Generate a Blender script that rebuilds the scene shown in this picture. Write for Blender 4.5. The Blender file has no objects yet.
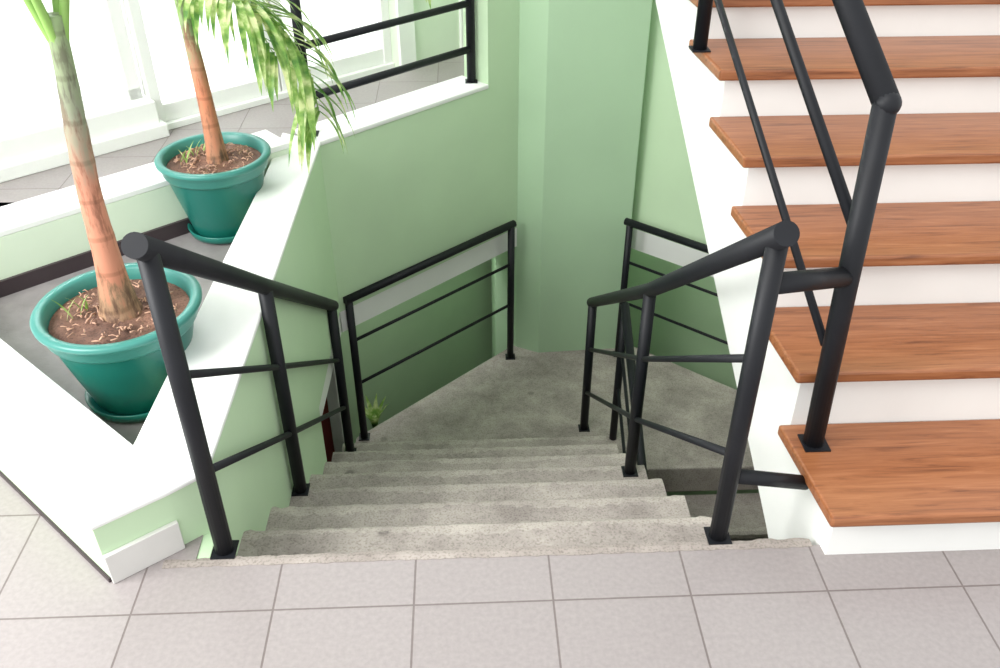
import bpy, bmesh, math, random
from mathutils import Vector, Matrix
random.seed(7)
S=bpy.context.scene
S.view_settings.view_transform='Standard'
S.view_settings.look='None'

# ---------------------------------------------------------------- materials
def mat(name):
    m=bpy.data.materials.new(name); m.use_nodes=True
    nt=m.node_tree; b=nt.nodes['Principled BSDF']
    return m,nt,b
def N(nt,t,**k):
    n=nt.nodes.new(t)
    for a,v in k.items(): setattr(n,a,v)
    return n
def ramp(nt,stops):
    r=nt.nodes.new('ShaderNodeValToRGB'); e=r.color_ramp.elements
    while len(e)<len(stops): e.new(0.5)
    for i,(p,c) in enumerate(stops):
        e[i].position=p; e[i].color=(*c,1)
    return r
def paint(name,col,rough=.6,var=.06,bump=.05,scale=6):
    m,nt,b=mat(name)
    tc=N(nt,'ShaderNodeTexCoord'); n=N(nt,'ShaderNodeTexNoise'); n.inputs['Scale'].default_value=scale; n.inputs['Detail'].default_value=6
    nt.links.new(tc.outputs['Object'],n.inputs['Vector'])
    r=ramp(nt,[(.3,tuple(c*(1-var) for c in col)),(.7,tuple(min(1,c*(1+var)) for c in col))])
    nt.links.new(n.outputs['Fac'],r.inputs['Fac']); nt.links.new(r.outputs['Color'],b.inputs['Base Color'])
    b.inputs['Roughness'].default_value=rough
    n2=N(nt,'ShaderNodeTexNoise'); n2.inputs['Scale'].default_value=120
    nt.links.new(tc.outputs['Object'],n2.inputs['Vector'])
    bp=N(nt,'ShaderNodeBump'); bp.inputs['Strength'].default_value=bump; bp.inputs['Distance'].default_value=.004
    nt.links.new(n2.outputs['Fac'],bp.inputs['Height']); nt.links.new(bp.outputs['Normal'],b.inputs['Normal'])
    return m
GREEN=paint('green_wall_paint',(.57,.75,.50),.55,.03,.08,3)
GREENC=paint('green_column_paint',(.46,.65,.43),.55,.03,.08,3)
GREEN2=paint('green_wall_paint_pale',(.70,.80,.64),.6,.02)
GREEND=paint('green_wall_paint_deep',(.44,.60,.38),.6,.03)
WHITE=paint('white_paint',(.86,.87,.84),.5,.02)
TRIM=paint('grey_white_trim',(.66,.65,.62),.5,.05)
BLACK=paint('black_metal_paint',(.008,.009,.012),.50,.15,.03,12)
BLACK.node_tree.nodes['Principled BSDF'].inputs['Specular IOR Level'].default_value=.32
DARKB=paint('dark_baseboard',(.045,.03,.035),.4)
PLFLOOR=paint('planter_floor_grey',(.24,.22,.22),.5,.15,.2,14)
REDB=paint('red_brown_panel',(.26,.04,.035),.5)
POT=paint('teal_plastic',(.008,.135,.108),.30,.08,.02,3)
POTR=paint('teal_plastic_rim',(.045,.225,.19),.36,.08,.02,3)

def concrete(name,a,bc,dark,sp=.5,bump=.35,fine=170):
    m,nt,b=mat(name)
    tc=N(nt,'ShaderNodeTexCoord')
    n=N(nt,'ShaderNodeTexNoise'); n.inputs['Scale'].default_value=5; n.inputs['Detail'].default_value=11; n.inputs['Roughness'].default_value=.70
    nt.links.new(tc.outputs['Object'],n.inputs['Vector'])
    r=ramp(nt,[(.36,a),(.64,bc)]); nt.links.new(n.outputs['Fac'],r.inputs['Fac'])
    n2=N(nt,'ShaderNodeTexNoise'); n2.inputs['Scale'].default_value=fine; n2.inputs['Detail'].default_value=4
    nt.links.new(tc.outputs['Object'],n2.inputs['Vector'])
    r2=ramp(nt,[(.36,(.36,.34,.32)),(.48,(.88,.88,.88)),(.66,(1.0,1.0,1.0))]); nt.links.new(n2.outputs['Fac'],r2.inputs['Fac'])
    mx=N(nt,'ShaderNodeMixRGB',blend_type='MULTIPLY'); mx.inputs['Fac'].default_value=sp
    nt.links.new(r.outputs['Color'],mx.inputs['Color1']); nt.links.new(r2.outputs['Color'],mx.inputs['Color2'])
    v=N(nt,'ShaderNodeTexVoronoi'); v.inputs['Scale'].default_value=3.2
    nt.links.new(tc.outputs['Object'],v.inputs['Vector'])
    r3=ramp(nt,[(.04,dark),(.075,(1,1,1))]); nt.links.new(v.outputs['Distance'],r3.inputs['Fac'])
    mx2=N(nt,'ShaderNodeMixRGB',blend_type='MULTIPLY'); mx2.inputs['Fac'].default_value=.6
    nt.links.new(mx.outputs['Color'],mx2.inputs['Color1']); nt.links.new(r3.outputs['Color'],mx2.inputs['Color2'])
    nt.links.new(mx2.outputs['Color'],b.inputs['Base Color'])
    b.inputs['Roughness'].default_value=.8
    bp=N(nt,'ShaderNodeBump'); bp.inputs['Strength'].default_value=bump; bp.inputs['Distance'].default_value=.003
    nt.links.new(n2.outputs['Fac'],bp.inputs['Height']); nt.links.new(bp.outputs['Normal'],b.inputs['Normal'])
    return m
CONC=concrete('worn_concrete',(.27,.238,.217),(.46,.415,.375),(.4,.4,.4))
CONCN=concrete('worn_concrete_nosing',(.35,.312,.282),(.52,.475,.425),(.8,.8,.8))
CONCR=concrete('dark_concrete_riser',(.10,.088,.078),(.19,.17,.15),(.8,.8,.8),.35)  # darker concrete tone for the riser faces
MORTAR=concrete('mortar_strip',(.27,.235,.21),(.40,.355,.32),(.7,.7,.7),.5)

def tile(name,c1,c2,mort,size,ox,oy,rot=0,rough=.35):
    m,nt,b=mat(name)
    tc=N(nt,'ShaderNodeTexCoord'); mp=N(nt,'ShaderNodeMapping')
    mp.inputs['Location'].default_value=(ox,oy,0); mp.inputs['Rotation'].default_value=(0,0,rot)
    nt.links.new(tc.outputs['Object'],mp.inputs['Vector'])
    br=N(nt,'ShaderNodeTexBrick'); br.offset=0; br.squash=1
    br.inputs['Scale'].default_value=1; br.inputs['Brick Width'].default_value=size; br.inputs['Row Height'].default_value=size
    br.inputs['Mortar Size'].default_value=.0024; br.inputs['Mortar Smooth'].default_value=.2
    br.inputs['Color1'].default_value=(*c1,1); br.inputs['Color2'].default_value=(*c2,1); br.inputs['Mortar'].default_value=(*mort,1)
    nt.links.new(mp.outputs['Vector'],br.inputs['Vector'])
    n=N(nt,'ShaderNodeTexNoise'); n.inputs['Scale'].default_value=90; n.inputs['Detail'].default_value=8
    nt.links.new(tc.outputs['Object'],n.inputs['Vector'])
    r=ramp(nt,[(.3,(.86,.86,.86)),(.7,(1,1,1))]); nt.links.new(n.outputs['Fac'],r.inputs['Fac'])
    mx=N(nt,'ShaderNodeMixRGB',blend_type='MULTIPLY'); mx.inputs['Fac'].default_value=1
    nt.links.new(br.outputs['Color'],mx.inputs['Color1']); nt.links.new(r.outputs['Color'],mx.inputs['Color2'])
    nt.links.new(mx.outputs['Color'],b.inputs['Base Color']); b.inputs['Roughness'].default_value=rough
    bp=N(nt,'ShaderNodeBump',invert=True); bp.inputs['Strength'].default_value=.5; bp.inputs['Distance'].default_value=.003
    nt.links.new(br.outputs['Fac'],bp.inputs['Height']); nt.links.new(bp.outputs['Normal'],b.inputs['Normal'])
    return m
TILE=tile('pinkish_grey_floor_tile',(.315,.283,.276),(.335,.303,.296),(.185,.155,.148),.3,.133,-1.235)

def wood():
    m,nt,b=mat('varnished_wood')
    tc=N(nt,'ShaderNodeTexCoord'); mp=N(nt,'ShaderNodeMapping'); mp.inputs['Scale'].default_value=(1.8,30,30)
    nt.links.new(tc.outputs['Object'],mp.inputs['Vector'])
    n=N(nt,'ShaderNodeTexNoise'); n.inputs['Scale'].default_value=2.4; n.inputs['Detail'].default_value=10; n.inputs['Distortion'].default_value=.9; n.inputs['Roughness'].default_value=.65
    nt.links.new(mp.outputs['Vector'],n.inputs['Vector'])
    r=ramp(nt,[(.30,(.14,.045,.017)),(.45,(.28,.10,.038)),(.58,(.34,.13,.052)),(.75,(.43,.19,.09))]); nt.links.new(n.outputs['Fac'],r.inputs['Fac'])
    nt.links.new(r.outputs['Color'],b.inputs['Base Color'])
    b.inputs['Roughness'].default_value=.30
    return m
WOOD=wood()
def glassm():
    m,nt,b=mat('window_glass')
    b.inputs['Base Color'].default_value=(.96,.99,.99,1); b.inputs['Roughness'].default_value=.02
    b.inputs['Transmission Weight'].default_value=1; b.inputs['IOR'].default_value=1.15
    return m
GLASS=glassm()
def zramp(name,z0,z1,stops,rough=.6):
    m,nt,b=mat(name)
    tc=N(nt,'ShaderNodeTexCoord'); sx=N(nt,'ShaderNodeSeparateXYZ'); nt.links.new(tc.outputs['Object'],sx.inputs[0])
    n=N(nt,'ShaderNodeTexNoise'); n.inputs['Scale'].default_value=16; n.inputs['Detail'].default_value=9; n.inputs['Roughness'].default_value=.65
    mp=N(nt,'ShaderNodeMapping'); mp.inputs['Scale'].default_value=(3,3,.6)
    nt.links.new(tc.outputs['Object'],mp.inputs['Vector']); nt.links.new(mp.outputs['Vector'],n.inputs['Vector'])
    ma=N(nt,'ShaderNodeMath',operation='MULTIPLY_ADD'); ma.inputs[1].default_value=.45
    nt.links.new(n.outputs['Fac'],ma.inputs[0]); nt.links.new(sx.outputs['Z'],ma.inputs[2])
    mr=N(nt,'ShaderNodeMapRange'); mr.inputs['From Min'].default_value=z0+.225; mr.inputs['From Max'].default_value=z1+.225
    nt.links.new(ma.outputs[0],mr.inputs['Value'])
    r=ramp(nt,stops); nt.links.new(mr.outputs['Result'],r.inputs['Fac'])
    r2=ramp(nt,[(.40,(.30,.26,.22)),(.50,(1,1,1))]); nt.links.new(n.outputs['Fac'],r2.inputs['Fac'])
    mx=N(nt,'ShaderNodeMixRGB',blend_type='MULTIPLY'); mx.inputs['Fac'].default_value=.6
    nt.links.new(r.outputs['Color'],mx.inputs['Color1']); nt.links.new(r2.outputs['Color'],mx.inputs['Color2'])
    w=N(nt,'ShaderNodeTexWave',bands_direction='Z'); w.inputs['Scale'].default_value=3.1; w.inputs['Distortion'].default_value=2.5; w.inputs['Detail'].default_value=3
    nt.links.new(tc.outputs['Object'],w.inputs['Vector'])
    r4=ramp(nt,[(.01,(.5,.45,.38)),(.06,(1,1,1))]); nt.links.new(w.outputs['Fac'],r4.inputs['Fac'])
    mx3=N(nt,'ShaderNodeMixRGB',blend_type='MULTIPLY'); mx3.inputs['Fac'].default_value=.45
    nt.links.new(mx.outputs['Color'],mx3.inputs['Color1']); nt.links.new(r4.outputs['Color'],mx3.inputs['Color2'])
    nt.links.new(mx3.outputs['Color'],b.inputs['Base Color']); b.inputs['Roughness'].default_value=rough
    return m
TRUNK=zramp('palm_trunk_bark',.25,1.1,[(0,(.20,.11,.07)),(.1,(.34,.21,.12)),(.18,(.52,.22,.13)),(.45,(.56,.24,.15)),(.58,(.36,.26,.18)),(.68,(.27,.29,.20)),(1,(.24,.35,.15))])
TRUNK2=zramp('palm_trunk_bark_young',.25,.85,[(0,(.22,.14,.09)),(.1,(.42,.21,.12)),(.45,(.62,.23,.12)),(.66,(.48,.25,.15)),(.8,(.26,.34,.17)),(1,(.28,.42,.15))])
STEM=paint('palm_stem_green',(.24,.42,.10),.45,.2)
def leafm(name,stops):
    m,nt,b=mat(name)
    tc=N(nt,'ShaderNodeTexCoord'); n=N(nt,'ShaderNodeTexNoise'); n.inputs['Scale'].default_value=20; n.inputs['Detail'].default_value=4
    nt.links.new(tc.outputs['Object'],n.inputs['Vector'])
    r=ramp(nt,stops); nt.links.new(n.outputs['Fac'],r.inputs['Fac'])
    nt.links.new(r.outputs['Color'],b.inputs['Base Color']); b.inputs['Roughness'].default_value=.4
    tr=N(nt,'ShaderNodeBsdfTranslucent'); nt.links.new(r.outputs['Color'],tr.inputs['Color'])
    ms=N(nt,'ShaderNodeMixShader'); ms.inputs[0].default_value=.35
    out=nt.nodes['Material Output']
    nt.links.new(b.outputs[0],ms.inputs[1]); nt.links.new(tr.outputs[0],ms.inputs[2]); nt.links.new(ms.outputs[0],out.inputs[0])
    return m
LEAF=leafm('palm_leaf',[(.34,(.10,.26,.045)),(.50,(.29,.47,.11)),(.64,(.74,.80,.42))])
SOIL=concrete('potting_soil',(.085,.043,.03),(.27,.14,.095),(.3,.2,.15),.8)
TWIG=paint('dry_twig',(.48,.29,.20),.8,.35,.1,40)

# ---------------------------------------------------------------- mesh helpers
def link(name,bm,mats,parent=None,bevel=0):
    me=bpy.data.meshes.new(name); bmesh.ops.recalc_face_normals(bm,faces=bm.faces[:]); bm.to_mesh(me); bm.free()
    for m in (mats if isinstance(mats,(list,tuple)) else [mats]): me.materials.append(m)
    o=bpy.data.objects.new(name,me); S.collection.objects.link(o)
    if parent: o.parent=parent
    if bevel:
        b=o.modifiers.new('bevel','BEVEL'); b.width=bevel; b.segments=2; b.limit_method='ANGLE'; b.angle_limit=math.radians(40)
    return o
def empty(name):
    o=bpy.data.objects.new(name,None); S.collection.objects.link(o); return o
def add_prism(bm,pts,z0,z1,mi=0):
    lo=[bm.verts.new((x,y,z0)) for x,y in pts]; hi=[bm.verts.new((x,y,z1)) for x,y in pts]
    n=len(pts)
    f=[bm.faces.new(lo[::-1]),bm.faces.new(hi)]
    for i in range(n): f.append(bm.faces.new((lo[i],lo[(i+1)%n],hi[(i+1)%n],hi[i])))
    for q in f: q.material_index=mi
def add_box(bm,x0,x1,y0,y1,z0,z1,mi=0): add_prism(bm,[(x0,y0),(x1,y0),(x1,y1),(x0,y1)],z0,z1,mi)
def prism(name,pts,z0,z1,m,**k):
    bm=bmesh.new(); add_prism(bm,pts,z0,z1); return link(name,bm,m,**k)
def box(name,x0,x1,y0,y1,z0,z1,m): return prism(name,[(x0,y0),(x1,y0),(x1,y1),(x0,y1)],z0,z1,m)
def strip(p,q,t,side=1):
    p=Vector(p);q=Vector(q); d=(q-p).normalized(); n=Vector((-d.y,d.x))*side*t
    return [tuple(p),tuple(q),tuple(q+n),tuple(p+n)]
def add_tube(bm,pts,rad,seg=16,cap=True,mi=0):
    pts=[Vector(p) for p in pts]; n=len(pts)
    if not isinstance(rad,(list,tuple)): rad=[rad]*n
    rings=[]; ref=None
    for i,p in enumerate(pts):
        if i==0: t=(pts[1]-p)
        elif i==n-1: t=(p-pts[i-1])
        else: t=((pts[i+1]-p).normalized()+(p-pts[i-1]).normalized())
        t.normalize()
        if ref is None: ref=Vector((1,0,0)) if abs(t.x)<.8 else Vector((0,0,1))
        u=(ref-t*ref.dot(t)).normalized(); ref=u; v=t.cross(u)
        rings.append([bm.verts.new(p+(u*math.cos(a)+v*math.sin(a))*rad[i]) for a in [2*math.pi*j/seg for j in range(seg)]])
    for a,b in zip(rings,rings[1:]):
        for j in range(seg):
            f=bm.faces.new((a[j],a[(j+1)%seg],b[(j+1)%seg],b[j])); f.smooth=True; f.material_index=mi
    if cap:
        for r,s in ((rings[0],-1),(rings[-1],1)):
            q=bm.faces.new(r[::s]); q.material_index=mi
def add_ball(bm,p,r):
    g=bmesh.ops.create_uvsphere(bm,u_segments=16,v_segments=10,radius=r,matrix=Matrix.Translation(p))
    for v in g['verts']:
        for f in v.link_faces: f.smooth=True

# ---------------------------------------------------------------- key dimensions
Y0=1.385; RUN=.25; H=.174; XL=-.60; XR=.63
BEND=(-.575,3.34); CORN=(.26,4.10)
d=(Vector(CORN)-Vector(BEND)).normalized()
LZ=-8*H
V2=lambda p: Vector(p)

# floors
prism('floor',[(-4,-2.2),(4,-2.2),(4,Y0-.02),(-4,Y0-.02)],-.15,0,TILE)
prism('floor_terrace',[(-4,Y0-.02),(XL-.03,Y0-.02),(XL-.05,3.36),(.15,4.05),(.15,6.6),(-4,6.6)],-.15,0,TILE)
prism('floor_side',[(.83,Y0-.02),(4,Y0-.02),(4,5.5),(1.98,5.5),(1.98,1.62),(.83,1.62)],-.15,0,TILE)
prism('floor_light_block',[(.86,4.36),(1.98,3.42),(1.98,6.6),(.15,6.6),(.15,4.9),(.86,4.9)],-.15,0,TILE)  # unseen slab, added to stop light entering the lower storey from above
bm=bmesh.new(); nx=100; rows=[]
for i in range(nx+1):
    x=-.70+(.775+.70)*i/nx
    j=random.uniform(-.003,.003); k=random.uniform(-.002,.002)
    rows.append([bm.verts.new((x,Y0-.026+k,.0015)),bm.verts.new((x,Y0-.010+j*.3,.002)),bm.verts.new((x,Y0+.002+j,-.001)),bm.verts.new((x,Y0+.002+j*.5,-.165)),bm.verts.new((x,Y0-.026,-.165))])
for a,b in zip(rows,rows[1:]):
    for q in range(5): bm.faces.new((a[q],a[(q+1)%5],b[(q+1)%5],b[q]))
bm.faces.new(rows[0]); bm.faces.new(rows[-1][::-1])
link('trim_threshold',bm,MORTAR)

# ---------------------------------------------------------------- concrete staircase
def stair(bm,x0,x1,y0,z0,n,run,rise,sgn,nx=90,thick=.16):
    prof=[]
    for k in range(1,n+1):
        y=y0+sgn*run*(k-1); z=z0-rise*k
        prof.append((y,z,'r',0))
        prof.append((y+sgn*(run-.034),z,'k',1))
        prof.append((y+sgn*(run-.010),z-.003,'m',1))
        prof.append((y+sgn*(run+.004),z-.013,'n',1))
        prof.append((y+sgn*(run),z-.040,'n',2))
    ye=y0+sgn*run*n; ze=z0-rise*n
    prof.append((ye,ze-.16,'b',0)); prof.append((y0,z0-rise-thick,'b',0))
    cols=[]
    ph=[random.uniform(0,6) for _ in prof]
    for i in range(nx+1):
        x=x0+(x1-x0)*i/nx; c=[]
        for q,(y,z,t,_) in enumerate(prof):
            jy=jz=0
            if t=='n': jy=random.uniform(-.005,.002); jz=random.uniform(-.002,.0015)
            if t=='m': jz=random.uniform(-.0015,.001)
            if t=='k': jy=.010*math.sin(x*9+ph[q])+random.uniform(-.008,.008)
            c.append(bm.verts.new((x,y+jy*sgn,z+jz)))
        cols.append(c)
    m=len(prof)
    for a,b in zip(cols,cols[1:]):
        for q in range(m):
            f=bm.faces.new((a[q],a[(q+1)%m],b[(q+1)%m],b[q])); f.material_index=prof[q][3]
    bm.faces.new(cols[0]); bm.faces.new(cols[-1][::-1])
bm=bmesh.new()
stair(bm,XL,XR,Y0+.0,0,7,RUN,H,1)
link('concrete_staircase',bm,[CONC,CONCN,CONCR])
LY=Y0+7*RUN-.06
prism('landing_slab',[(XL,LY),(XR,LY),(1.95,LY-.01),(1.95,3.2),(.86,4.14),(CORN[0],CORN[1]+.03),(BEND[0],BEND[1]+.02)],LZ-.16,LZ,CONC,bevel=.008)
bm=bmesh.new()
stair(bm,.655,1.93,LY-.01,LZ,8,RUN,H,-1,nx=50)
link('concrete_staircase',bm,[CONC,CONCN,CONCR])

# ---------------------------------------------------------------- kerb around planter
A=(-.80,1.327)
nw=Vector((-.735,.678)).normalized()
A2=tuple(V2(A)+nw*2.6)
inner=(-.785,1.575)
I2=tuple(V2(inner)+nw*2.45)
kerb=[A,(-.668,1.425),(XL,1.48),BEND,tuple(V2(BEND)+V2((-.16,.07))),(-.735,3.05),inner,I2,A2]
TOP=.18
prism('wall_kerb',kerb,-.006,TOP-.015,GREEN)
bm=bmesh.new()
xm=XL+.025*(2.66-1.48)/(BEND[1]-1.48)
add_prism(bm,[(XL-.16,1.37),(XL-.001,1.37),(XL-.001,1.48),(xm,2.66),(XL-.16,2.66)],-3.1,-.003)
add_prism(bm,[(XL-.16,2.66),(xm,2.66),BEND,(XL-.16,BEND[1]+.0)],-.62,-.003)
link('wall_left',bm,GREEN)
capo=[(A[0]-.0,A[1]-.008),(-.664,1.418),(XL+.006,1.477),(BEND[0]+.006,BEND[1]),(BEND[0]-.16,BEND[1]+.10),(-.735,3.05),inner,I2,A2]
prism('trim_kerb_cap',capo,TOP-.015,TOP,WHITE,bevel=.005)
prism('baseboard_kerb',strip(A,(-.668,1.425),.012,-1),0,.085,TRIM,bevel=.002)
prism('trim_kerb_base',strip(A,A2,.006,1),0,.012,DARKB)

# diagonal parapet
e1=V2(BEND)+d*.93
prism('wall_parapet',strip(BEND,tuple(e1),.16),-.63,TOP-.02,GREEN)
prism('trim_parapet_cap',strip(tuple(V2(BEND)+V2((.006,-.004))),tuple(e1+V2((.003,-.003))),.18),TOP-.02,TOP+.001,WHITE,bevel=.005)
prism('wall_back_left',strip(tuple(e1),CORN,.16),-.63,2.7,GREEN)
bm=bmesh.new()
add_prism(bm,strip(tuple(V2(BEND)),CORN,.2),-.74,-.63)
add_prism(bm,[(XL-.2,2.66),(XL-.0,2.66),(BEND[0]-.005,BEND[1]),(XL-.2,BEND[1])],-.74,-.62)
link('trim_beam_left',bm,WHITE)
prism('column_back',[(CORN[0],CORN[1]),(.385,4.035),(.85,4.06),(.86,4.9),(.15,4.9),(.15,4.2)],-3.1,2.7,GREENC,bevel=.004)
R0=(.855,4.14); R1=(2.15,3.03)
prism('wall_back_right',strip(R0,R1,.16),-.66,2.7,GREEN)
prism('trim_beam_right',strip(R0,R1,.2),-.78,-.66,WHITE)
# lower storey shell
box('floor_lower',-3,3.5,.6,6.6,-3.25,-3.1,CONC)
box('wall_light_block_front',-3,3.5,.6,.7,-3.1,-.15,GREEND)  # this and the next three: unseen walls added to darken the openings
box('wall_light_block_west',-3.1,-3,.6,6.6,-3.1,-.15,GREEND)
box('wall_light_block_east',3.5,3.6,.6,6.6,-3.1,-.15,GREEND)
box('wall_light_block_back',-3,3.5,6.5,6.6,-3.1,-.15,GREEND)
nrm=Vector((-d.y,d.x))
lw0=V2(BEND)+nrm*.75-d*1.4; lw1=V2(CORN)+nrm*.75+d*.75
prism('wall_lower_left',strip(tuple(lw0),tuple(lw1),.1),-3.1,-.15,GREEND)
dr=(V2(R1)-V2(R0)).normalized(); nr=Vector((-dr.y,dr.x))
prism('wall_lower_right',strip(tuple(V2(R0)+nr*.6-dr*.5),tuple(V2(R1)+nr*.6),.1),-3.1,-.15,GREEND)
D=empty('door_1')
bm=bmesh.new(); add_box(bm,-1.30,-.76,3.70,3.74,-3.1,-1.0); add_box(bm,-1.22,-.84,3.685,3.70,-2.9,-2.1); add_box(bm,-1.22,-.84,3.685,3.70,-1.95,-1.1); link('leaf',bm,REDB,parent=D,bevel=.004)
bm=bmesh.new(); add_box(bm,-.76,-.70,3.68,3.76,-3.1,-.95); add_box(bm,-1.36,-1.30,3.68,3.76,-3.1,-.95); add_box(bm,-1.36,-.70,3.68,3.76,-1.0,-.95); link('frame',bm,TRIM,parent=D,bevel=.004)

# ---------------------------------------------------------------- planter bed & back wall
bdir=Vector((.77,.64)).normalized(); bq=Vector((-1.03,2.93))
bw0=bq-bdir*1.8; bw1=bq+bdir*.47
prism('floor_planter',[inner,(-.735,3.05),(-.735,3.16),tuple(bq),tuple(bw0),I2],0,.006,PLFLOOR)
prism('wall_planter_back',strip(tuple(bw0),tuple(bw1),.17),0,.2,GREEN2)
prism('trim_planter_cap',strip(tuple(bw0),tuple(bw1),.18),.2,.222,WHITE,bevel=.004)
prism('baseboard_planter',strip(tuple(bw0),tuple(bw1-bdir*.14),.012,-1),.006,.06,DARKB)

# ---------------------------------------------------------------- facade
f0=Vector((-1.90,3.42)); fd=Vector((.77,.64)).normalized(); fn=Vector((-fd.y,fd.x))
def fp(s,t=0):
    q=f0+fd*s+fn*t; return (q.x,q.y)
def fbox(bm,s0,s1,t0,t1,z0,z1): add_prism(bm,[fp(s0,t0),fp(s1,t0),fp(s1,t1),fp(s0,t1)],z0,z1)
bm=bmesh.new(); fbox(bm,-2,.70,0,.25,0,.16); fbox(bm,-2,.72,-.03,.1,.0,.06); link('wall_facade_sill',bm,WHITE,bevel=.005)
W=empty('window_1')
bm=bmesh.new()
for s in (-1.4,-.35,.62): fbox(bm,s,s+.06,.08,.16,.16,2.4)
fbox(bm,-2,.68,.08,.16,.16,.21); fbox(bm,-2,.68,.08,.16,2.34,2.4)
link('frame',bm,WHITE,parent=W,bevel=.003)
bm=bmesh.new(); fbox(bm,-1.94,.62,.115,.122,.21,2.34); link('glass',bm,GLASS,parent=W)
W=empty('door_2')
bm=bmesh.new()
for s in (.70,1.30,1.36,1.98): fbox(bm,s,s+.05,.06,.12,.0,2.4)
fbox(bm,.7,2.03,.04,.16,0,.03); fbox(bm,.75,1.30,.07,.11,.03,.11); fbox(bm,1.41,1.98,.07,.11,.03,.11); fbox(bm,.7,2.03,.06,.12,2.32,2.4)
link('frame',bm,WHITE,parent=W,bevel=.003)
bm=bmesh.new(); fbox(bm,.75,1.30,.088,.094,.11,2.32); fbox(bm,1.41,1.98,.088,.094,.11,2.32); link('glass',bm,GLASS,parent=W)
bm=bmesh.new(); fbox(bm,2.03,3.4,0,.16,0,2.7); link('wall_facade',bm,GREEN2)
bm=bmesh.new(); fbox(bm,2.03,2.13,-.02,0,0,2.5); fbox(bm,2.45,2.52,-.02,0,0,2.5); link('trim_facade',bm,WHITE)
bm=bmesh.new(); fbox(bm,-2,3.2,.26,1.6,0,.004); link('floor_interior',bm,WHITE)
bm=bmesh.new(); fbox(bm,-2,3.2,1.6,1.7,0,2.7); link('wall_interior',bm,WHITE)

# ---------------------------------------------------------------- railings
def plate(bm,x,y,z,s=.027,h=.004): add_box(bm,x-s,x+s,y-s,y+s,z,z+h)
def rail(name,posts,top0,top1,mids,rt=.0235,rp=.0205,rm=.0095,plates=True):
    bm=bmesh.new()
    for (x,y,a,b) in posts:
        add_tube(bm,[(x,y,a),(x,y,b)],rp)
        if plates: plate(bm,x,y,a)
    pts=[top0,top1] if len(posts)<3 else [top0,(posts[1][0],posts[1][1],posts[1][3]),top1]
    add_tube(bm,pts,rt,20)
    for off in mids:
        add_tube(bm,[(x,y,b-off) for x,y,a,b in posts],rm,10)
    return link(name,bm,BLACK)
rail('stair_railing',[(-.57,1.405,.0,.785),(-.565,2.12,-3*H,.265),(-.56,3.06,-7*H,-.41)],(-.572,1.365,.818),(-.56,3.10,-.44),(.28,.54))
rail('stair_railing',[(.565,1.40,.0,.785),(.57,2.34,-4*H,.085),(.565,3.38,LZ,-.63)],(.562,1.36,.818),(.565,3.41,-.655),(.27,.53))
rail('landing_railing',[(-.535,3.36,LZ,-.575),(.225,4.0,LZ,-.56)],(-.55,3.345,-.575),(.24,4.014,-.56),(.23,.48),.019,.018,.008)
rail('landing_railing',[(.83,4.0,LZ,-.56),(1.85,3.12,LZ,-.56)],(.81,4.015,-.56),(1.87,3.10,-.56),(.23,.48),.019,.018,.008)
rail('lower_flight_railing',[(.70,3.30,LZ,-.62),(.72,1.78,LZ-6*H,-1.65)],(.70,3.32,-.61),(.72,1.72,-1.67),(.22,.44),.02,.018,.008,plates=False)
zr=[.155,.335,.495,.645,.785,.91,1.06]
ys=[1.30,1.575,1.82,2.07,2.32,2.57,2.82,3.07]
def rx(y): return .787-.125*(y-1.57)
sl=.615
def wp(y,z): return (rx(y),y,z)
bm=bmesh.new()
ZT=.972
add_tube(bm,[(rx(1.57)+.017,1.540,zr[0]),(rx(1.57)-.003,1.57,ZT)],.0235,20); plate(bm,rx(1.57)+.019,1.538,zr[0],.030)
add_tube(bm,[wp(2.50,zr[4]),wp(2.50,ZT+sl*.93)],.02,20); plate(bm,rx(2.5),2.5,zr[4],.026)
add_tube(bm,[wp(1.57,ZT),wp(3.0,ZT+sl*1.43)],.0255,20)
add_tube(bm,[wp(1.57,.71),wp(3.0,.71+sl*1.43)],.0125,12)
add_tube(bm,[wp(1.57,.42),wp(3.0,.42+sl*1.43)],.0095,12)
add_ball(bm,wp(1.57,ZT),.026)
add_tube(bm,[(.565,1.405,.685),(rx(1.57),1.555,.605)],.0215)
add_tube(bm,[(.565,1.405,.19),(.765,1.45,.115)],.017)
link('wooden_stair_railing',bm,BLACK)
bm=bmesh.new()
pa=V2(BEND)+nrm*.08+d*.02; pe=V2(BEND)+nrm*.08+d*.90
for p in (pa,pe):
    add_tube(bm,[(p.x,p.y,TOP),(p.x,p.y,1.05)],.020); plate(bm,p.x,p.y,TOP,.028)
for z,r in ((1.05,.025),(.78,.012),(.53,.015),(.33,.016)):
    add_tube(bm,[(pa.x,pa.y,z),(pe.x,pe.y,z)],r,12)
link('terrace_railing',bm,BLACK)

# ---------------------------------------------------------------- wooden staircase
WS=empty('wooden_staircase')
def tx(y): return .872-.08*y
XRR=1.95; n=len(zr)
for i in range(n):
    y0=ys[i]; y1=ys[i+1]+.035
    bm=bmesh.new(); add_prism(bm,[(tx(y0),y0),(XRR,y0),(XRR,y1),(tx(y1),y1)],zr[i]-.030,zr[i])
    link('tread_%d'%(i+1),bm,WOOD,parent=WS,bevel=.006)
bm=bmesh.new()
yb=lambda y:(.263+.655*(y-2.31)) if y>1.5 else -.30
def xprism(bm,poly):
    L=[bm.verts.new((tx(y)+.03,y,z)) for y,z in poly]; R=[bm.verts.new((XRR-.03,y,z)) for y,z in poly]
    bm.faces.new(L); bm.faces.new(R[::-1])
    for i in range(len(poly)):
        j=(i+1)%len(poly); bm.faces.new((L[i],R[i],R[j],L[j]))
xprism(bm,[(ys[0]+.035,0),(ys[0]+.035,zr[0]-.029),(1.40,zr[0]-.029),(1.40,0)])
xprism(bm,[(1.366,-.30),(1.366,0),(1.40,0),(1.40,-.30)])
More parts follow.
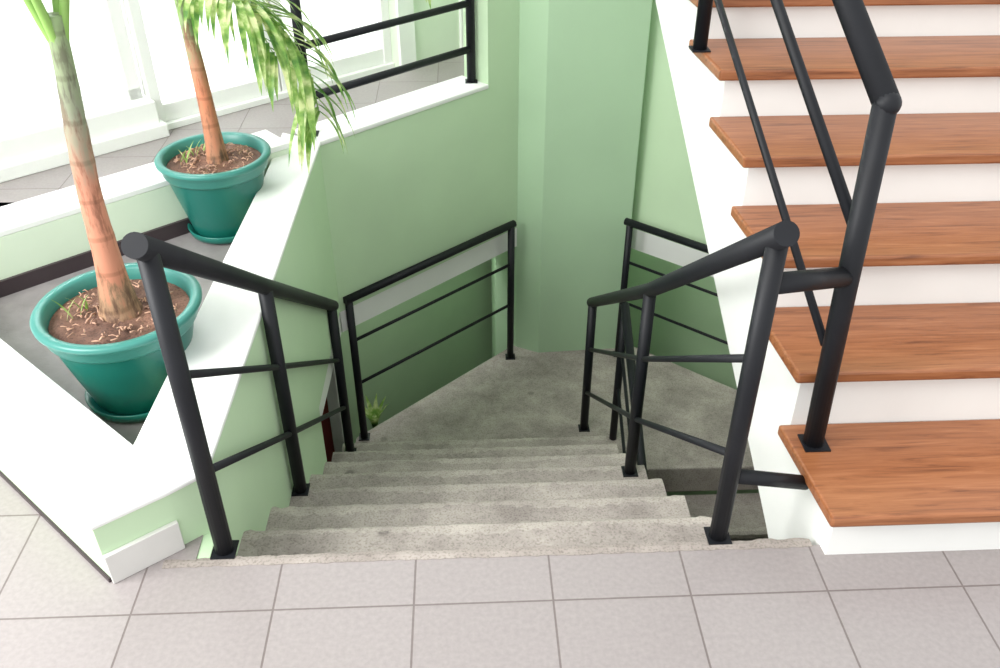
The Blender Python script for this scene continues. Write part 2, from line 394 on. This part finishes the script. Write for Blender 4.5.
xprism(bm,[(1.40,-.30),(1.40,zr[0]-.029),(1.50,zr[0]-.029),(1.50,-.28)])
xprism(bm,[(1.50,-.28),(1.50,zr[0]-.029),(ys[1]+.035,zr[0]-.029),(ys[1]+.035,yb(ys[1]+.035))])
for i in range(1,n):
    a=ys[i]+.035; b=ys[i+1]+.035
    xprism(bm,[(a,yb(a)),(a,zr[i]-.029),(b,zr[i]-.029),(b,yb(b))])
link('stringer_and_risers',bm,WHITE,parent=WS)

# ---------------------------------------------------------------- potted palms
def lathe(bm,prof,cx,cy,seg=56,mi=0):
    rings=[[bm.verts.new((cx+r*math.cos(a),cy+r*math.sin(a),z)) for a in [2*math.pi*j/seg for j in range(seg)]] for r,z in prof]
    for a,b in zip(rings,rings[1:]):
        for j in range(seg):
            f=bm.faces.new((a[j],a[(j+1)%seg],b[(j+1)%seg],b[j])); f.smooth=True; f.material_index=mi
    return rings
def leaflet(bm,p,dr,L,w,droop,seg=7,fold=.35):
    p=p.copy(); dr=dr.normalized(); prev=None
    for i in range(seg+1):
        t=i/seg
        side=dr.cross(Vector((0,0,1)))
        if side.length<.05: side=Vector((1,0,0))
        side.normalize(); up=side.cross(dr).normalized()
        ww=w*(math.sin(math.pi*min(1,.12+.88*t)**.75)*.98+.03) if t<1 else w*.03
        a=bm.verts.new(p-side*ww+up*ww*fold); c=bm.verts.new(p); b=bm.verts.new(p+side*ww+up*ww*fold)
        if prev:
            for q in ((prev[0],prev[1],c,a),(prev[1],prev[2],b,c)):
                f=bm.faces.new(q); f.smooth=True
        prev=(a,c,b)
        p=p+dr*(L/seg); dr=(dr+Vector((0,0,-1))*droop/seg*(0.4+t)).normalized()
def pot(cx,cy,z,par,s=1):
    bm=bmesh.new()
    lathe(bm,[(.0,z),(.12*s,z),(.14*s,z+.012),(.147*s,z+.035),(.143*s,z+.038),(.13*s,z+.018),(0.0,z+.016)],cx,cy)
    lathe(bm,[(.118*s,z+.02),(.124*s,z+.03),(.15*s,z+.12),(.172*s,z+.20),(.182*s,z+.245)],cx,cy)
    lathe(bm,[(.180*s,z+.243),(.188*s,z+.243),(.193*s,z+.25),(.198*s,z+.275),(.205*s,z+.281),(.211*s,z+.288),(.212*s,z+.296),(.207*s,z+.302),(.190*s,z+.303),(.182*s,z+.296),(.178*s,z+.27),(.165*s,z+.2)],cx,cy,mi=1)
    bmesh.ops.remove_doubles(bm,verts=bm.verts[:],dist=.0001)
    link('pot',bm,[POT,POTR],parent=par)
    bm=bmesh.new(); rr=[0,.03,.06,.09,.12,.15,.176*s]
    rings=lathe(bm,[(max(r,.001),z+.272+.006*math.cos(r*16)) for r in rr],cx,cy,40)
    for ring in rings[:-1]:
        for v in ring: v.co.z+=random.uniform(-.006,.006)
    link('soil',bm,SOIL,parent=par)
    bm=bmesh.new()
    for i in range(150):
        a=random.uniform(0,6.28); r=.165*s*math.sqrt(random.random())*0.97; an=random.uniform(0,6.28); l=random.uniform(.006,.024)
        x=cx+r*math.cos(a)*.92; y=cy+r*math.sin(a)*.92; zz=z+.281
        add_tube(bm,[(x,y,zz),(x+l*math.cos(an)*.5,y+l*math.sin(an)*.5,zz+random.uniform(0,.006)),(x+l*math.cos(an),y+l*math.sin(an),zz)],random.uniform(.001,.0028),5)
    link('mulch',bm,TWIG,parent=par)
    bm=bmesh.new()
    for i in range(9):
        a=random.uniform(1.9,3.6); r=random.uniform(.08,.145)*s; x=cx+r*math.cos(a); y=cy+r*math.sin(a); an=random.uniform(0,6.28)
        leaflet(bm,Vector((x,y,z+.27)),Vector((math.cos(an)*.4,math.sin(an)*.4,1)).normalized(),random.uniform(.04,.09),.004,1.2)
    link('sprouts',bm,LEAF,parent=par)
def catmull(pts,n):
    P=[Vector(p) for p in pts]; P=[P[0]*2-P[1]]+P+[P[-1]*2-P[-2]]; out=[]
    for i in range(1,len(P)-2):
        for k in range(n):
            t=k/n; a,b,c,e=P[i-1],P[i],P[i+1],P[i+2]
            out.append(.5*((2*b)+(c-a)*t+(2*a-5*b+4*c-e)*t*t+(-a+3*b-3*c+e)*t**3))
    out.append(P[-2]); return out
def frond(bml,bms,pts,L=.24,start=.25,r0=.008,droop=1.5,w=.012,nseg=10,per=2,jit=.12):
    path=catmull(pts,nseg); n=len(path)
    add_tube(bms,path,[r0*(1-.8*i/(n-1)) for i in range(n)],8)
    for i in range(int(n*start),n):
        for k in range(per):
            u=i/(n-1)
            t=(path[min(i+1,n-1)]-path[max(i-1,0)]).normalized()
            s=t.cross(Vector((0,0,1))); s=s.normalized() if s.length>.05 else Vector((1,0,0))
            for sg in (-1,1):
                env=math.sin(math.pi*(.18+.72*(u-start)/(1-start)))
                dd=(s*sg*1.0+t*(.45+.8*u)+Vector((0,0,random.uniform(-.05,.3)))+Vector((random.uniform(-jit,jit),random.uniform(-jit,jit),0)))
                pp=path[i]+(path[min(i+1,n-1)]-path[i])*((k+.5*(sg>0))/per)
                leaflet(bml,pp,dd,L*(.55+.55*env)*random.uniform(.85,1.12),w*random.uniform(.8,1.15),droop*random.uniform(.7,1.35))
# palm 1
cx,cy=-.915,1.985
P1=empty('potted_palm'); pot(cx,cy,.006,P1,1.0)
bm=bmesh.new()
path=catmull([(cx+.002,cy,.255),(cx+.004,cy,.32),(cx+.008,cy,.45),(cx+.010,cy,.62),(cx+.022,cy,.78),(cx+.035,cy,.92),(cx+.042,cy,1.04)],6)
rad=[]
for i,p in enumerate(path):
    z=p.z; r=.056 if z<.29 else .026+.028*math.exp(-(z-.28)/.12)
    if z>.8: r=.0245-.02*(z-.8)
    if i%7==0: r*=1.04
    rad.append(r)
add_tube(bm,path,rad,20); link('trunk',bm,TRUNK,parent=P1)
bms=bmesh.new(); bml=bmesh.new()
c=Vector((cx+.04,cy,.95))
for dx,dy,h in ((-.10,.02,.35),(.10,.03,.38),(-.03,-.09,.42),(.01,.12,.42),(-.10,-.04,.5)):
    a=Vector((dx,dy,0))
    frond(bml,bms,[c,c+a*.35+Vector((0,0,.13)),c+a*1.1+Vector((0,0,h)),c+a*3.2+Vector((0,0,h+.35)),c+a*(6)+Vector((0,0,h+.30))],L=.22,start=.5,r0=.0125)
link('frond_stems',bms,STEM,parent=P1); link('frond_leaflets',bml,LEAF,parent=P1)
# palm 2
cx,cy=-.880,2.945
P2=empty('potted_palm'); pot(cx,cy,.006,P2,.93)
bm=bmesh.new()
path=catmull([(cx+.01,cy,.255),(cx+.012,cy,.32),(cx+.01,cy,.45),(cx+.004,cy,.62),(cx-.005,cy,.78),(cx-.012,cy,.88)],6)
rad=[(.024+.016*math.exp(-(p.z-.27)/.1)) if p.z<.62 else .024-.03*(p.z-.62) for p in path]
add_tube(bm,path,rad,20); link('trunk',bm,TRUNK2,parent=P2)
bms=bmesh.new(); bml=bmesh.new(); c=Vector((cx,cy,.76))
frond(bml,bms,[c,c+Vector((.05,-.03,.07)),c+Vector((.18,-.07,.09)),c+Vector((.30,-.10,.02)),c+Vector((.385,-.13,-.11)),c+Vector((.41,-.15,-.25))],L=.29,start=.2,r0=.010,droop=2.8,w=.0125,nseg=6,per=1,jit=.22)
frond(bml,bms,[c,c+Vector((.04,-.05,.09)),c+Vector((.14,-.12,.12)),c+Vector((.24,-.18,.07)),c+Vector((.31,-.22,-.05))],L=.21,start=.30,r0=.007,droop=2.6,w=.011,nseg=5,per=1,jit=.2)
for dx,dy,h in ((-.12,.03,.35),(-.03,.10,.4),(.05,.10,.45)):
    a=Vector((dx,dy,0))
    frond(bml,bms,[c,c+a*.35+Vector((0,0,.13)),c+a*1.1+Vector((0,0,h)),c+a*3.0+Vector((0,0,h+.3)),c+a*5+Vector((0,0,h+.2))],L=.2,start=.55,r0=.010)
frond(bml,bms,[c,c+Vector((.1,.05,.25)),c+Vector((.35,.1,.42)),c+Vector((.62,.13,.30)),c+Vector((.74,.14,.12))],L=.17,start=.4,r0=.009,droop=2)
link('frond_stems',bms,STEM,parent=P2); link('frond_leaflets',bml,LEAF,parent=P2)
bm=bmesh.new()
for i in range(11):
    a=i*.7; leaflet(bm,Vector((-.52,3.66,-1.60)),Vector((math.cos(a)*.35,math.sin(a)*.35,1)),.20,.018,1.0)
add_tube(bm,[(-.52,3.66,-3.1),(-.52,3.66,-1.58)],.008,8)
link('leafy_plant',bm,LEAF)

# ---------------------------------------------------------------- light
w=bpy.data.worlds.new('World'); S.world=w; w.use_nodes=True
bg=w.node_tree.nodes['Background']; bg.inputs[0].default_value=(.98,.99,1,1); bg.inputs[1].default_value=1.36
def sun(name,frm,st,ang):
    l=bpy.data.lights.new(name,'SUN'); l.energy=st; l.angle=math.radians(ang); l.color=(1,.985,.95)
    o=bpy.data.objects.new(name,l); S.collection.objects.link(o)
    o.rotation_euler=(-Vector(frm)).to_track_quat('-Z','Y').to_euler()
sun('sun',(-.6,-.45,1.0),1.4,35)
def area(name,loc,target,size,en,col=(1,1,1)):
    l=bpy.data.lights.new(name,'AREA'); l.size=size; l.energy=en; l.color=col
    o=bpy.data.objects.new(name,l); S.collection.objects.link(o); o.location=loc
    o.rotation_euler=(Vector(target)-Vector(loc)).to_track_quat('-Z','Y').to_euler()
area('window_daylight',(-2.7,.6,1.9),(-1.4,1.3,0),1.5,125)
area('fill_light_interior',(-1.9,5.0,2.5),(-1.6,4.7,0),1.5,90)  # added fill to brighten the room behind the glass, no actual fixture
cl=(V2(BEND)+V2(CORN))/2+nrm*.42; area('fill_light_lower',(cl.x,cl.y,-.2),(cl.x+.02,cl.y,-3),.3,9)  # added fill, lifts the wall behind the left opening
cr=V2(R0)+dr*.5+nr*.36; area('fill_light_lower',(cr.x,cr.y,-.2),(cr.x+.02,cr.y,-3),.25,7)  # same kind of added fill behind the right opening

# ---------------------------------------------------------------- camera
cam=bpy.data.cameras.new('camera'); co=bpy.data.objects.new('camera',cam); S.collection.objects.link(co)
cam.sensor_width=36; cam.lens=32.0; cam.clip_start=.02
co.location=(0,0,1.57); co.rotation_euler=(math.radians(55),0,math.radians(-2.4))
S.camera=co
